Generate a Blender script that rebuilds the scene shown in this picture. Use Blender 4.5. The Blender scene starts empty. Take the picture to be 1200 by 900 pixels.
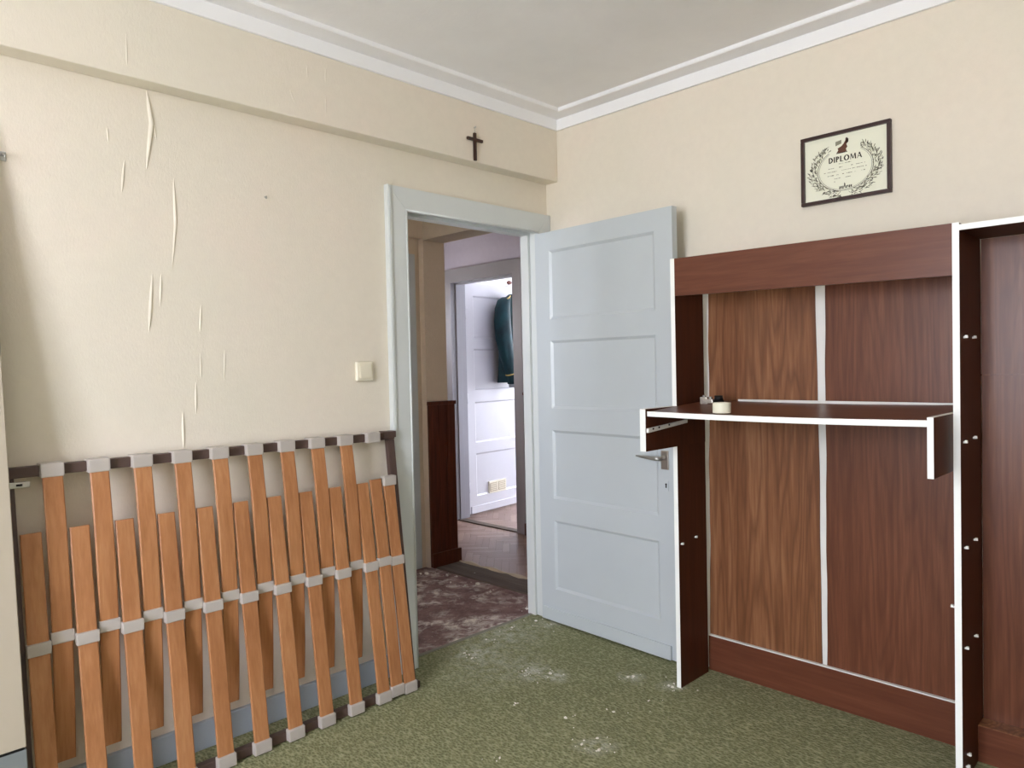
import bpy, bmesh, math, random
from mathutils import Vector, Matrix
S = bpy.context.scene
COL = S.collection
random.seed(4)

# ------------------------------------------------------------ camera
cd = bpy.data.cameras.new('camera'); cam = bpy.data.objects.new('camera', cd); COL.objects.link(cam)
cd.sensor_width = 36.0; cd.lens = 845.508 * 36.0 / 1200.0; cd.clip_start = 0.02
Fv = Vector((0.7046, 0.7091, -0.0243)).normalized()
Rv = Vector((0.7088, -0.7051, -0.022)); Rv = (Rv - Fv * Rv.dot(Fv)).normalized(); Uv = Rv.cross(Fv)
cam.matrix_world = Matrix(((Rv.x, Uv.x, -Fv.x, -2.8581), (Rv.y, Uv.y, -Fv.y, -2.5871), (Rv.z, Uv.z, -Fv.z, 1.3264), (0, 0, 0, 1)))
S.camera = cam

# ------------------------------------------------------------ sky, daylight portals, exposure
w = bpy.data.worlds.new('overcast_sky'); S.world = w; w.use_nodes = True
wn = w.node_tree.nodes; wl = w.node_tree.links
bg = wn['Background']; tc = wn.new('ShaderNodeTexCoord'); sx = wn.new('ShaderNodeSeparateXYZ'); cr_ = wn.new('ShaderNodeValToRGB')
wl.new(tc.outputs['Generated'], sx.inputs[0]); wl.new(sx.outputs['Z'], cr_.inputs[0]); wl.new(cr_.outputs[0], bg.inputs[0])
cr_.color_ramp.elements[0].position = 0.0; cr_.color_ramp.elements[0].color = (.78, .77, .82, 1)      # ground below the horizon
cr_.color_ramp.elements[1].position = 0.03; cr_.color_ramp.elements[1].color = (.93, .94, 1.07, 1)      # overcast sky
bg.inputs[1].default_value = 16.0

def portal(name, loc, rot, sx_, sy_):
    l = bpy.data.lights.new(name, 'AREA'); l.shape = 'RECTANGLE'; l.size = sx_; l.size_y = sy_
    try: l.cycles.is_portal = True
    except Exception: pass
    o = bpy.data.objects.new(name, l); COL.objects.link(o); o.location = loc; o.rotation_euler = rot
XW, YB = -4.8, -3.9                  # window wall, wall behind the viewer
WIN1 = (-2.50, -1.20, 0.60, 2.42)     # bedroom window: y0, y1, z0, z1 in the wall x = XW
WIN4_ADDED = (0.36, 0.72, 1.45, 1.98)       # unseen window added to brighten the hall, in the wall y = 2.65: x0, x1, z0, z1
WIN3_ADDED = (0.24, 0.74, 1.45, 2.15)       # unseen window added to lift the dark small hall, in the wall x = -1.7
XF = 4.3
WIN2 = (0.80, 2.12, 0.70, 2.30)       # window of the room across the hall, in the wall x = XF
portal('daylight_portal_bedroom', (XW+.01, (WIN1[0]+WIN1[1])/2, (WIN1[2]+WIN1[3])/2), (0, -math.pi/2, 0), WIN1[3]-WIN1[2], WIN1[1]-WIN1[0])
portal('daylight_portal_far_room', (XF-.01, (WIN2[0]+WIN2[1])/2, (WIN2[2]+WIN2[3])/2), (0, math.pi/2, 0), WIN2[3]-WIN2[2], WIN2[1]-WIN2[0])
portal('added_window_portal_hall', (-1.69, (WIN3_ADDED[0]+WIN3_ADDED[1])/2, (WIN3_ADDED[2]+WIN3_ADDED[3])/2), (0, -math.pi/2, 0), WIN3_ADDED[3]-WIN3_ADDED[2], WIN3_ADDED[1]-WIN3_ADDED[0])
portal('added_window_portal_hall_end', ((WIN4_ADDED[0]+WIN4_ADDED[1])/2, 2.64, (WIN4_ADDED[2]+WIN4_ADDED[3])/2), (-math.pi/2, 0, 0), WIN4_ADDED[1]-WIN4_ADDED[0], WIN4_ADDED[3]-WIN4_ADDED[2])
S.view_settings.view_transform = 'Standard'; S.view_settings.look = 'None'
S.view_settings.gamma = 1.0; S.view_settings.use_curve_mapping = False
S.view_settings.exposure = 0.92
try:
    S.cycles.diffuse_bounces = 8; S.cycles.max_bounces = 14; S.cycles.transparent_max_bounces = 8
except Exception: pass

# ------------------------------------------------------------ materials
def lin(c):
    return tuple(((v/255.0)/12.92 if v/255.0 <= .04045 else ((v/255.0+.055)/1.055)**2.4) for v in c) + (1.0,)
class N:
    def __init__(s, name):
        s.m = bpy.data.materials.new(name); s.m.use_nodes = True
        s.t = s.m.node_tree; s.b = s.t.nodes['Principled BSDF']; s._o = None
    def n(s, typ, **kw):
        x = s.t.nodes.new(typ)
        for k, v in kw.items():
            if k.startswith('i_'): x.inputs[k[2:].replace('_', ' ')].default_value = v
            else: setattr(x, k, v)
        return x
    def l(s, a, b): s.t.links.new(a, b)
    def obj(s, scale=(1, 1, 1), rand=False, glob=False):
        tc = s.n('ShaderNodeTexCoord'); mp = s.n('ShaderNodeMapping'); mp.inputs['Scale'].default_value = scale
        if glob:
            g = s.n('ShaderNodeNewGeometry'); s.l(g.outputs['Position'], mp.inputs[0])
        else: s.l(tc.outputs['Object'], mp.inputs[0])
        if rand:
            oi = s.n('ShaderNodeObjectInfo'); mu = s.n('ShaderNodeMath', operation='MULTIPLY'); mu.inputs[1].default_value = 37.0
            s.l(oi.outputs['Random'], mu.inputs[0]); s.l(mu.outputs[0], mp.inputs['Location'])
        return mp.outputs[0]
    def noise(s, vec, scale, detail=4, rough=.55, dist=0.0):
        x = s.n('ShaderNodeTexNoise'); x.inputs['Scale'].default_value = scale; x.inputs['Detail'].default_value = detail
        x.inputs['Roughness'].default_value = rough; x.inputs['Distortion'].default_value = dist
        if vec is not None: s.l(vec, x.inputs['Vector'])
        return x.outputs['Fac']
    def ramp(s, fac, stops):
        r = s.n('ShaderNodeValToRGB'); e = r.color_ramp.elements
        while len(e) < len(stops): e.new(.5)
        for k, (p, c) in enumerate(stops): e[k].position = p; e[k].color = c
        s.l(fac, r.inputs[0]); return r.outputs[0]
    def mix(s, fac, a, b, mode='MIX'):
        m = s.n('ShaderNodeMix', data_type='RGBA', blend_type=mode)
        for sock, v in ((m.inputs[0], fac), (m.inputs[6], a), (m.inputs[7], b)):
            if hasattr(v, 'links'): s.l(v, sock)
            else: sock.default_value = v
        return m.outputs[2]
    def math(s, op, a, b=0.0):
        m = s.n('ShaderNodeMath', operation=op)
        for sock, v in ((m.inputs[0], a), (m.inputs[1], b)):
            if hasattr(v, 'links'): s.l(v, sock)
            else: sock.default_value = v
        return m.outputs[0]
    def bump(s, h, strength=.3, dist=.01):
        b = s.n('ShaderNodeBump'); b.inputs['Strength'].default_value = strength; b.inputs['Distance'].default_value = dist
        s.l(h, b.inputs['Height']); s.l(b.outputs[0], s.b.inputs['Normal'])
    def col(s, c):
        if hasattr(c, 'links'): s.l(c, s.b.inputs['Base Color'])
        else: s.b.inputs['Base Color'].default_value = c
    def rough(s, r, spec=None, metal=None):
        s.b.inputs['Roughness'].default_value = r
        if spec is not None: s.b.inputs['Specular IOR Level'].default_value = spec
        if metal is not None: s.b.inputs['Metallic'].default_value = metal
BW = ((0, (0, 0, 0, 1)), (1, (1, 1, 1, 1)))
def thr(a, b): return [(a, (0, 0, 0, 1)), (b, (1, 1, 1, 1))]

def plain(name, c, r=.5, spec=.5, metal=0.0, var=.06):
    k = N(name); v = k.obj((1, 1, 1), True); f = k.noise(v, 9, 3)
    k.col(k.mix(f, tuple(x*(1-var) for x in lin(c)[:3])+(1,), tuple(min(1, x*(1+var)) for x in lin(c)[:3])+(1,)))
    k.rough(r, spec, metal); return k.m

def wallpaper(name, c1, c2, c3, bump=.35):
    k = N(name); v = k.obj(glob=True); a = k.noise(v, 1.3, 5, .6); b = k.noise(v, 26, 5, .65)
    base = k.ramp(a, [(.30, lin(c1)), (.52, lin(c2)), (.72, lin(c3))])
    k.col(k.mix(k.ramp(b, thr(.35, .8)), base, k.mix(.5, base, lin(tuple(max(0, x-9) for x in c2))), 'MIX'))
    vv = k.obj((1, 1, .45), glob=True); h = k.noise(vv, 150, 4, .7); h2 = k.noise(v, 14, 3)
    k.bump(k.math('ADD', h, k.math('MULTIPLY', h2, .35)), bump, .0025); k.rough(.82, .25); return k.m

M = {}
M['wall'] = wallpaper('cream_wallpaper', (223, 218, 202), (228, 220, 205), (231, 217, 203))
M['lilac'] = wallpaper('lilac_wallpaper', (196, 194, 214), (202, 200, 219), (206, 204, 222), .9)
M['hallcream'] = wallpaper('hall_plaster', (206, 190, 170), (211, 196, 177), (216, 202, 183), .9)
M['plaster'] = wallpaper('rough_plaster', (188, 176, 158), (196, 184, 166), (204, 193, 176), 2.2)
M['white_wall'] = plain('white_plaster', (238, 238, 238), .8, .2, 0, .02)
k = N('ceiling_paint'); v = k.obj(glob=True); f = k.noise(v, 2.2, 5, .6)
k.col(k.ramp(f, [(.3, lin((236, 235, 236))), (.7, lin((245, 244, 245)))])); k.bump(k.noise(v, 60, 4), .25, .004); k.rough(.75, .3); M['ceil'] = k.m
M['cornice'] = plain('cornice_white', (240, 241, 243), .45, .4, 0, .02)
M['paint'] = plain('blue_grey_paint', (191, 199, 203), .32, .5, 0, .02)
M['paint_frame'] = plain('pale_grey_frame_paint', (208, 213, 212), .35, .45, 0, .02)
M['paint2'] = plain('grey_hall_paint', (158, 159, 166), .35, .5, 0, .02)
M['paint_white'] = plain('white_gloss_paint', (212, 213, 218), .3, .5, 0, .02)
M['skirt'] = plain('skirting_paint', (172, 182, 192), .4, .45, 0, .05)
M['board'] = plain('cream_board_paint', (178, 168, 150), .6, .3, 0, .03)
M['board_grey'] = plain('grey_blue_paint', (120, 126, 126), .55, .3, 0, .06)
M['white_edge'] = plain('white_edging', (240, 243, 240), .4, .4, 0, .02)
M['pale_strip'] = plain('white_strip', (222, 222, 218), .6, .3, 0, .08)
M['cap'] = plain('grey_plastic_cap', (184, 177, 170), .5, .4, 0, .05)
M['rail'] = plain('brown_enamel_steel', (84, 66, 60), .45, .45, 0, .12)
M['rail_grey'] = plain('worn_grey_strip', (132, 130, 116), .6, .3, 0, .15)
M['metal'] = plain('zinc_metal', (190, 190, 186), .3, .5, .9, .05)
M['nickel'] = plain('satin_nickel', (178, 172, 164), .32, .5, .85, .05)
M['black'] = plain('dark_hole', (16, 15, 14), .6, .3)
M['switch'] = plain('cream_switch_plastic', (228, 222, 202), .35, .5, 0, .02)
M['cross'] = plain('dark_cross_wood', (58, 34, 24), .45, .4, 0, .3)
M['frame'] = plain('diploma_frame_wood', (48, 22, 17), .35, .5, 0, .2)
M['ink'] = plain('printed_ink', (60, 56, 48), .8, .1, 0, .1)
M['ink_light'] = plain('pale_printed_ink', (140, 139, 120), .8, .1, 0, .15)
M['ink_brown'] = plain('brown_printed_ink', (104, 74, 62), .8, .1, 0, .1)
M['paper'] = plain('diploma_paper', (232, 233, 214), .7, .2, 0, .02)
M['tape'] = plain('cream_tape', (226, 224, 204), .45, .4, 0, .03)
M['pin'] = plain('white_plastic_pin', (240, 240, 236), .35, .5, 0, .01)
M['vent'] = plain('cream_vent_plastic', (236, 232, 212), .4, .4, 0, .02)
M['vent_dark'] = plain('vent_mesh', (188, 176, 150), .6, .3, 0, .1)
M['crumb'] = plain('plaster_crumb', (226, 222, 212), .9, .1, 0, .08)
M['glue'] = plain('old_glue', (186, 170, 148), .9, .1, 0, .15)
M['gold'] = plain('gold_braid', (214, 190, 110), .35, .6, .5, .05)
M['cuff'] = plain('silver_grey_lining', (160, 168, 172), .35, .5, 0, .05)
M['knob'] = plain('brown_knob', (112, 66, 52), .35, .5, 0, .1)
k = N('teal_cloth'); v = k.obj(); k.col(k.ramp(k.noise(v, 8, 4), [(.3, lin((4, 34, 40))), (.7, lin((10, 60, 66)))])); k.bump(k.noise(v, 220, 2), .2, .002); k.rough(.6, .35); M['teal'] = k.m

def wood(name, dark, mid, light, rough=.38, grain=1.0, ax='z', plainness=.5, rnd=True):
    """laminate / timber: straight streaks plus cathedral figures along one axis"""
    k = N(name); i = 'xyz'.index(ax)
    sc = [1, 1, 1]; sc[i] = .055; v = k.obj(tuple(sc), rnd)
    st = k.noise(v, 85*grain, 5, .6); st2 = k.noise(v, 26*grain, 4, .6)
    sc2 = [1, 1, 1]; sc2[i] = .075; v2 = k.obj(tuple(sc2), rnd)
    n = k.noise(v2, 9.0*grain, 2, .35)
    rings = k.math('FRACT', k.math('MULTIPLY', n, 13.0))
    tri = k.math('ABSOLUTE', k.math('SUBTRACT', rings, .5))
    ring = k.ramp(tri, thr(.0, .30))
    sc3 = [1, 1, 1]; sc3[i] = .012; bnd = k.noise(k.obj(tuple(sc3), rnd), 11*grain, 2, .5)
    f = k.math('ADD', k.math('ADD', k.math('MULTIPLY', st, .40), k.math('MULTIPLY', st2, .35)), k.math('MULTIPLY', bnd, .25))
    c = k.ramp(f, [(.34, lin(dark)), (.5, lin(mid)), (.66, lin(light))])
    if rnd:
        oi = k.n('ShaderNodeObjectInfo'); c = k.mix(k.math('MULTIPLY', oi.outputs['Random'], .25), c, lin(dark))
    ic = k.mix(k.math('MULTIPLY', k.math('SUBTRACT', 1.0, ring), 1-plainness), c, lin(dark))
    k.col(ic); k.rough(rough, .2 if 'dark_brown' in name else .33); k.bump(st, .06, .002); return k.m
M['lam'] = wood('walnut_laminate', (94, 57, 36), (134, 90, 60), (164, 120, 86), .34, 1.0, 'z', .35)
M['lam_red'] = wood('red_walnut_laminate', (84, 48, 33), (108, 65, 46), (130, 86, 62), .32, 1.0, 'z', .5)
M['lam_h'] = wood('mahogany_laminate_lengthwise', (86, 47, 32), (101, 58, 40), (116, 71, 52), .36, 1.0, 'y', .75)
M['dark'] = wood('dark_brown_laminate', (62, 30, 16), (74, 37, 20), (84, 44, 26), .5, 1.0, 'z', .9)
M['beech'] = wood('beech_slat', (156, 103, 65), (178, 124, 82), (194, 143, 100), .42, 1.1, 'z', .8)
M['pine'] = wood('dark_stained_pine', (62, 28, 16), (88, 42, 24), (108, 54, 32), .4, .8, 'z', .55)
M['plank'] = wood('dusty_floor_plank', (86, 76, 68), (108, 96, 86), (134, 122, 110), .75, .7, 'y', .8)
k = N('parquet_oak'); oi = k.n('ShaderNodeObjectInfo'); v = k.obj((1, 14, 14), True)
c = k.ramp(oi.outputs['Random'], [(0, lin((132, 104, 90))), (.5, lin((156, 127, 112))), (1, lin((174, 147, 132)))])
k.col(k.mix(k.math('MULTIPLY', k.noise(v, 12, 4), .5), c, lin((96, 72, 58)))); k.rough(.4, .5); M['parquet'] = k.m
M['joint'] = plain('parquet_joint', (60, 44, 36), .8, .2)

# green carpet: woven flecks, with plaster dust trodden in near the doorway
k = N('green_carpet'); v = k.obj(glob=True)
fl = k.n('ShaderNodeTexVoronoi'); fl.inputs['Scale'].default_value = 120; k.l(k.obj((1.0, .55, 1), glob=True), fl.inputs['Vector'])
nz = k.noise(v, 120, 4, .7); big = k.noise(v, 3.2, 4, .6)
tex = k.math('ADD', k.math('MULTIPLY', fl.outputs['Distance'], .55), k.math('MULTIPLY', nz, .62))
c = k.ramp(tex, [(.30, lin((98, 100, 70))), (.56, lin((130, 133, 98))), (.82, lin((168, 168, 134)))])
c = k.mix(k.ramp(big, thr(.25, .8)), c, k.mix(.35, c, lin((136, 136, 104))))
dustm = None; wob = k.math('MULTIPLY', k.math('SUBTRACT', k.noise(v, 11, 4, .6), .5), .16)
for (px, py, r, amt) in ((-.66, -.10, .17, .8), (-.63, -.42, .13, .95), (-.60, -.53, .10, .9), (-.39, -.78, .08, .9), (-.35, -.95, .07, .9), (-.92, -1.01, .09, .8), (-.16, -.10, .12, .5), (-.4, -.02, .3, .5), (-.68, -.26, .32, .35)):
    sub = k.n('ShaderNodeVectorMath', operation='DISTANCE'); sub.inputs[1].default_value = (px, py, .006)
    g = k.n('ShaderNodeNewGeometry'); k.l(g.outputs['Position'], sub.inputs[0])
    fall = k.ramp(k.math('DIVIDE', k.math('ADD', sub.outputs['Value'], wob), r), [(0, (amt, amt, amt, 1)), (1, (0, 0, 0, 1))])
    dustm = fall if dustm is None else k.mix(1.0, dustm, fall, 'LIGHTEN')
dn = k.ramp(k.noise(v, 22, 6, .7), thr(.42, .60))
k.col(k.mix(k.math('MULTIPLY', dustm, dn), c, lin((214, 214, 202))))
k.bump(tex, .9, .006); k.rough(.92, .1); M['carpet'] = k.m

# bare hall floor: old dark covering with plaster and glue residue
k = N('bare_dirty_floor'); v = k.obj(glob=True)
b1 = k.noise(v, 4.2, 8, .6, .7); b2 = k.noise(v, 17, 8, .7, .6); b3 = k.noise(v, 60, 5, .7)
c = k.ramp(k.noise(v, 9, 6, .65), [(.3, lin((100, 76, 75))), (.55, lin((138, 112, 108))), (.75, lin((168, 146, 139)))])
c = k.mix(k.math('MULTIPLY', k.ramp(b1, thr(.46, .62)), k.ramp(b2, thr(.42, .60))), c, lin((232, 225, 213)))
c = k.mix(k.math('MULTIPLY', k.ramp(b3, thr(.60, .72)), .75), c, lin((206, 200, 190)))
k.col(c); k.bump(k.math('ADD', b1, k.math('MULTIPLY', b3, .4)), .6, .008); k.rough(.85, .2); M['bare'] = k.m

k = N('window_glass'); tr = k.n('ShaderNodeBsdfTransparent'); tr.inputs[0].default_value = (.97, .98, .98, 1)
gl = k.n('ShaderNodeBsdfGlossy'); gl.inputs['Roughness'].default_value = .02; ms = k.n('ShaderNodeMixShader'); ms.inputs[0].default_value = .06
k.l(tr.outputs[0], ms.inputs[1]); k.l(gl.outputs[0], ms.inputs[2]); k.l(ms.outputs[0], k.t.nodes['Material Output'].inputs[0]); M['glass'] = k.m

# ------------------------------------------------------------ mesh helpers
def link(name, me, mat, parent=None):
    o = bpy.data.objects.new(name, me); COL.objects.link(o)
    if mat and not me.materials: me.materials.append(M[mat])
    if parent: o.parent = parent
    return o
def mesh_of(bm, name):
    bmesh.ops.recalc_face_normals(bm, faces=bm.faces); me = bpy.data.meshes.new(name); bm.to_mesh(me); bm.free(); return me
def obj(name, bm, mat, parent=None, smooth=False):
    me = mesh_of(bm, name)
    if smooth:
        for f in me.polygons: f.use_smooth = True
    return link(name, me, mat, parent)
def B(): return bmesh.new()
HEXF = ((0, 1, 3, 2), (4, 6, 7, 5), (0, 4, 5, 1), (2, 3, 7, 6), (0, 2, 6, 4), (1, 5, 7, 3))
def hexa(bm, pts, mi=0):
    vs = [bm.verts.new(p) for p in pts]; fs = []
    for f in HEXF:
        g = bm.faces.new([vs[i] for i in f]); g.material_index = mi; fs.append(g)
    return vs, fs
def box(bm, x0, x1, y0, y1, z0, z1, bev=0.0, seg=2):
    vs, fs = hexa(bm, [(x, y, z) for x in (x0, x1) for y in (y0, y1) for z in (z0, z1)])
    if bev > 0:
        es = {e for f in fs for e in f.edges}
        bmesh.ops.bevel(bm, geom=list(es), offset=bev, segments=seg, affect='EDGES', profile=.6)
    return bm
def bx(*a, **kw): return box(B(), *a, **kw)
def prism(bm, poly, y0, y1, axis='y'):
    def P3(u, v, d): return {'y': (u, d, v), 'x': (d, u, v), 'z': (u, v, d)}[axis]
    a = [bm.verts.new(P3(u, v, y0)) for u, v in poly]; b = [bm.verts.new(P3(u, v, y1)) for u, v in poly]
    bm.faces.new(a); bm.faces.new(b[::-1]); n = len(poly)
    for i in range(n): bm.faces.new((a[i], b[i], b[(i+1) % n], a[(i+1) % n]))
    return bm
def cyl(bm, p0, p1, r0, r1=None, n=16, cap=True):
    p0, p1 = Vector(p0), Vector(p1); r1 = r0 if r1 is None else r1; d = (p1-p0).normalized()
    u = d.orthogonal().normalized(); v = d.cross(u)
    A = [bm.verts.new(p0+(u*math.cos(t)+v*math.sin(t))*r0) for t in [2*math.pi*i/n for i in range(n)]]
    C = [bm.verts.new(p1+(u*math.cos(t)+v*math.sin(t))*r1) for t in [2*math.pi*i/n for i in range(n)]]
    for i in range(n): bm.faces.new((A[i], A[(i+1) % n], C[(i+1) % n], C[i]))
    if cap: bm.faces.new(A[::-1]); bm.faces.new(C)
    return bm
def tube(bm, pts, r, n=8):
    rings = []; pts = [Vector(p) for p in pts]
    for i, p in enumerate(pts):
        d = (pts[min(i+1, len(pts)-1)]-pts[max(i-1, 0)]).normalized()
        u = d.cross(Vector((0.21, .35, .91))).normalized(); v = d.cross(u); rr = r[i] if isinstance(r, (list, tuple)) else r
        rings.append([bm.verts.new(p+(u*math.cos(t)+v*math.sin(t))*rr) for t in [2*math.pi*j/n for j in range(n)]])
    for a, b in zip(rings, rings[1:]):
        for j in range(n): bm.faces.new((a[j], a[(j+1) % n], b[(j+1) % n], b[j]))
    bm.faces.new(rings[0][::-1]); bm.faces.new(rings[-1]); return bm
def lathe(bm, prof, n=28, at=(0, 0, 0)):
    rings = [[bm.verts.new((at[0]+r*math.cos(t), at[1]+r*math.sin(t), at[2]+z)) for t in [2*math.pi*j/n for j in range(n)]] for r, z in prof]
    for a, b in zip(rings, rings[1:]+rings[:1]):
        for j in range(n): bm.faces.new((a[j], a[(j+1) % n], b[(j+1) % n], b[j]))
    return bm
def shared(name, me, parent, loc=(0, 0, 0), rot=(0, 0, 0)):
    o = bpy.data.objects.new(name, me); COL.objects.link(o); o.parent = parent; o.location = loc; o.rotation_euler = rot; return o
def mk(name, bm, mat):
    me = mesh_of(bm, name); me.materials.append(M[mat]); return me
def empty(name, loc, label, cat, rz=0, group=None):
    o = bpy.data.objects.new(name, None); COL.objects.link(o); o.location = loc; o.rotation_euler = (0, 0, rz); o.empty_display_size = .1
    o['label'] = label; o['category'] = cat
    if group: o['group'] = group
    return o
def tag(o, label, cat, kind=None, group=None):
    o['label'] = label; o['category'] = cat
    if kind: o['kind'] = kind
    if group: o['group'] = group
    return o
def struct(name, bm, mat, label, cat):
    return tag(obj(name, bm, mat), label, cat, 'structure')

HC, HB, BD = 2.600, 2.282, .0826     # ceiling rim, beam underside, beam depth

# ------------------------------------------------------------ bedroom shell
bm = B(); box(bm, XW, -.958, 0, .1, -.1, 2.7); box(bm, -.958, -.078, 0, .1, 2.045, 2.7); box(bm, -.078, 1.35, 0, .1, -.1, 2.7)
wallL = struct('wall_left', bm, 'wall', 'cream wallpapered wall with the doorway and the leaning slat base', 'wall')
bm = B(); box(bm, XW, 0, -BD, 0.0, HB, 2.65, .006); obj('beam', bm, 'wall', wallL)
wallR = struct('wall_right', bx(0, .1, YB, 0, 0, 2.7), 'wall', 'cream wallpapered wall behind the brown wall unit and diploma', 'wall')
struct('wall_back', bx(XW-.15, .1, YB-.1, YB, 0, 2.7), 'wall', 'cream bedroom wall behind the viewer', 'wall')
y0, y1, z0, z1 = WIN1
bm = B(); box(bm, XW-.15, XW, YB, y0, 0, 2.7); box(bm, XW-.15, XW, y1, .1, 0, 2.7); box(bm, XW-.15, XW, y0, y1, 0, z0); box(bm, XW-.15, XW, y0, y1, z1, 2.7)
struct('wall_window', bm, 'wall', 'cream bedroom wall with the window, beside the viewer', 'wall')
def window(name, x, s, y0, y1, z0, z1, label):
    bm = B(); t = .06
    xa, xb = sorted((x, x+s*.07))
    box(bm, xa, xb, y0, y0+t, z0, z1); box(bm, xa, xb, y1-t, y1, z0, z1); box(bm, xa, xb, y0+t, y1-t, z0, z0+t); box(bm, xa, xb, y0+t, y1-t, z1-t, z1)
    ym = (y0+y1)/2; box(bm, xa, xb, ym-.035, ym+.035, z0+t, z1-t)
    o = struct(name, bm, 'paint_white', label, 'window'); xm = (xa+xb)/2
    for a, b in ((y0+t, ym-.035), (ym+.035, y1-t)): obj('pane', bx(xm-.002, xm+.002, a, b, z0+t, z1-t), 'glass', o)
    xs = sorted((x-s*.12, x+s*.02)); obj('window_sill', bx(xs[0], xs[1], y0-.03, y1+.03, z0-.03, z0, bev=.004), 'paint_white', o)
window('window_1', XW-.03, -1, *WIN1, 'white two-pane bedroom window beside the viewer')

struct('floor', bx(XW, .0, YB, .072, -.1, 0.0), 'carpet', 'green flecked carpet floor of the bedroom with plaster dust', 'floor')
es = obj('edge_strip', box(B(), -.958, -.078, .066, .088, -.01, .003, .002), 'rail_grey', bpy.data.objects['floor'])
# ceiling: main field set 2 cm above the flat rim that runs round the room
bm = B(); box(bm, XW, 0, YB, 0, 2.618, 2.72)
ce = struct('ceiling', bm, 'ceil', 'pale grey painted bedroom ceiling', 'ceiling')
RW = .097; ye = -BD-RW
bm = B()
box(bm, XW, 0, ye, -BD+.02, HC, 2.625); box(bm, XW, 0, YB, YB+RW, HC, 2.625); box(bm, -RW, 0, YB+RW, ye, HC, 2.625); box(bm, XW, XW+RW, YB+RW, ye, HC, 2.625)
obj('ceiling_rim', bm, 'ceil', ce)
bm = B(); e = .004
for a in ((XW+RW, -RW, ye-e, ye), (XW+RW, -RW, YB+RW, YB+RW+e), (-RW-e, -RW, YB+RW+e, ye-e), (XW+RW, XW+RW+e, YB+RW+e, ye-e)):
    box(bm, *a, HC+.002, 2.619, .002, 2)
obj('bead', bm, 'cornice', ce)
bm = B(); fz = 2.544
box(bm, XW, -.014, -BD-.014, -BD, fz, HC, .003); struct('trim_1', bm, 'cornice', 'white cornice strip above the beam over the doorway', 'cornice')
bm = B(); box(bm, -.014, 0, YB, -BD, fz, HC, .003); struct('trim_2', bm, 'cornice', 'white cornice strip above the diploma wall', 'cornice')
bm = B(); box(bm, XW, -.014, YB, YB+.014, fz, HC); box(bm, XW, XW+.014, YB+.014, -BD-.014, fz, HC); struct('trim_3', bm, 'cornice', 'white cornice strip behind the viewer', 'cornice')
struct('baseboard_left', box(B(), XW, -1.036, -.02, 0, 0, .097, .004), 'skirt', 'blue-grey skirting board behind the leaning slat base', 'baseboard')
struct('baseboard_right', box(B(), -.018, 0, YB, -.03, 0, .097, .004), 'skirt', 'blue-grey skirting board behind the wall unit', 'baseboard')

# creases where the old wallpaper has come loose: raised paper ridges
def crease(pts, y, wd=.011, hgt=.005, parent=None):
    bm = B(); n = 14; P = []
    tot = len(pts)-1
    for i in range(n+1):
        t = i/n*tot; a = min(int(t), tot-1); f = t-a
        x = pts[a][0]*(1-f)+pts[a+1][0]*f; z = pts[a][1]*(1-f)+pts[a+1][1]*f
        P.append((x, z, math.sin(math.pi*min(max(i/n, .02), .98))**.6))
    rows = []
    for x, z, s in P:
        rows.append([bm.verts.new((x+wd*s*u, y-hgt*s*h, z)) for u, h in ((-.6, -.1), (-.3, .6), (0, 1), (.22, .75), (.45, -.1))])
    for a, b in zip(rows, rows[1:]):
        for j in range(4): bm.faces.new((a[j], a[j+1], b[j+1], b[j]))
    return obj('wallpaper_crease', bm, 'wall', parent, True)
W = [[(-1.987, 2.279), (-1.974, 2.172), (-1.996, 2.017)], [(-1.969, 2.179), (-1.962, 2.123)], [(-2.112, 2.129), (-2.11, 2.085)], [(-2.064, 2.033), (-2.075, 1.928)], [(-1.909, 2.0), (-1.908, 1.91), (-1.907, 1.845), (-1.924, 1.685)], [(-1.989, 1.666), (-1.998, 1.553), (-2.006, 1.469)], [(-1.96, 1.668), (-1.967, 1.557)], [(-1.829, 1.569), (-1.836, 1.473)], [(-1.837, 1.397), (-1.838, 1.307)], [(-1.75, 1.409), (-1.755, 1.298)], [(-1.856, 1.295), (-1.859, 1.184)], [(-1.904, 1.194), (-1.905, 1.06)]]
WW = (.017, .008, .008, .009, .012, .012, .009, .009, .007, .007, .009, .011)
for pts, wd in zip(W, WW): crease(pts, 0, wd, wd*.42, wallL)
for pts in ([(-1.353, 2.502), (-1.356, 2.446)], [(-1.356, 2.393), (-1.357, 2.314)], [(-1.433, 2.49), (-1.433, 2.442)], [(-2.071, 2.414), (-2.072, 2.314)], [(-1.507, 2.381), (-1.491, 2.337)]):
    crease(pts, -BD, .007, .0022, wallL)

# ------------------------------------------------------------ door frame of the bedroom
XOL, XIL, XIR, XOR, ZO, ZI, CT = -1.0355, -.937, -.100, -.003, 2.116, 2.016, .026
trim = tag(obj('trim_4', prism(B(), [(XOL, 0), (XIL, 0), (XIL, ZI), (XOL, ZO)], -CT, 0), 'paint_frame'), 'blue-grey painted casing round the open bedroom doorway', 'door frame', 'structure')
obj('casing_head', prism(B(), [(XOL+.0012, ZO), (XIL+.0012, ZI), (XIR-.0012, ZI), (XOR-.0012, ZO)], -CT, 0), 'paint_frame', trim)
obj('casing_side', prism(B(), [(XIR, 0), (XOR, 0), (XOR, ZO), (XIR, ZI)], -CT, 0), 'paint_frame', trim)
bm = B(); prism(bm, [(XOL-.004, 0), (XOL+.013, 0), (XOL+.013, ZO-.013), (XOL-.004, ZO+.004)], -CT-.008, 0)
bmesh.ops.bevel(bm, geom=bm.edges[:], offset=.003, segments=2, affect='EDGES')
obj('outer_bead', bm, 'paint_frame', trim)
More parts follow.
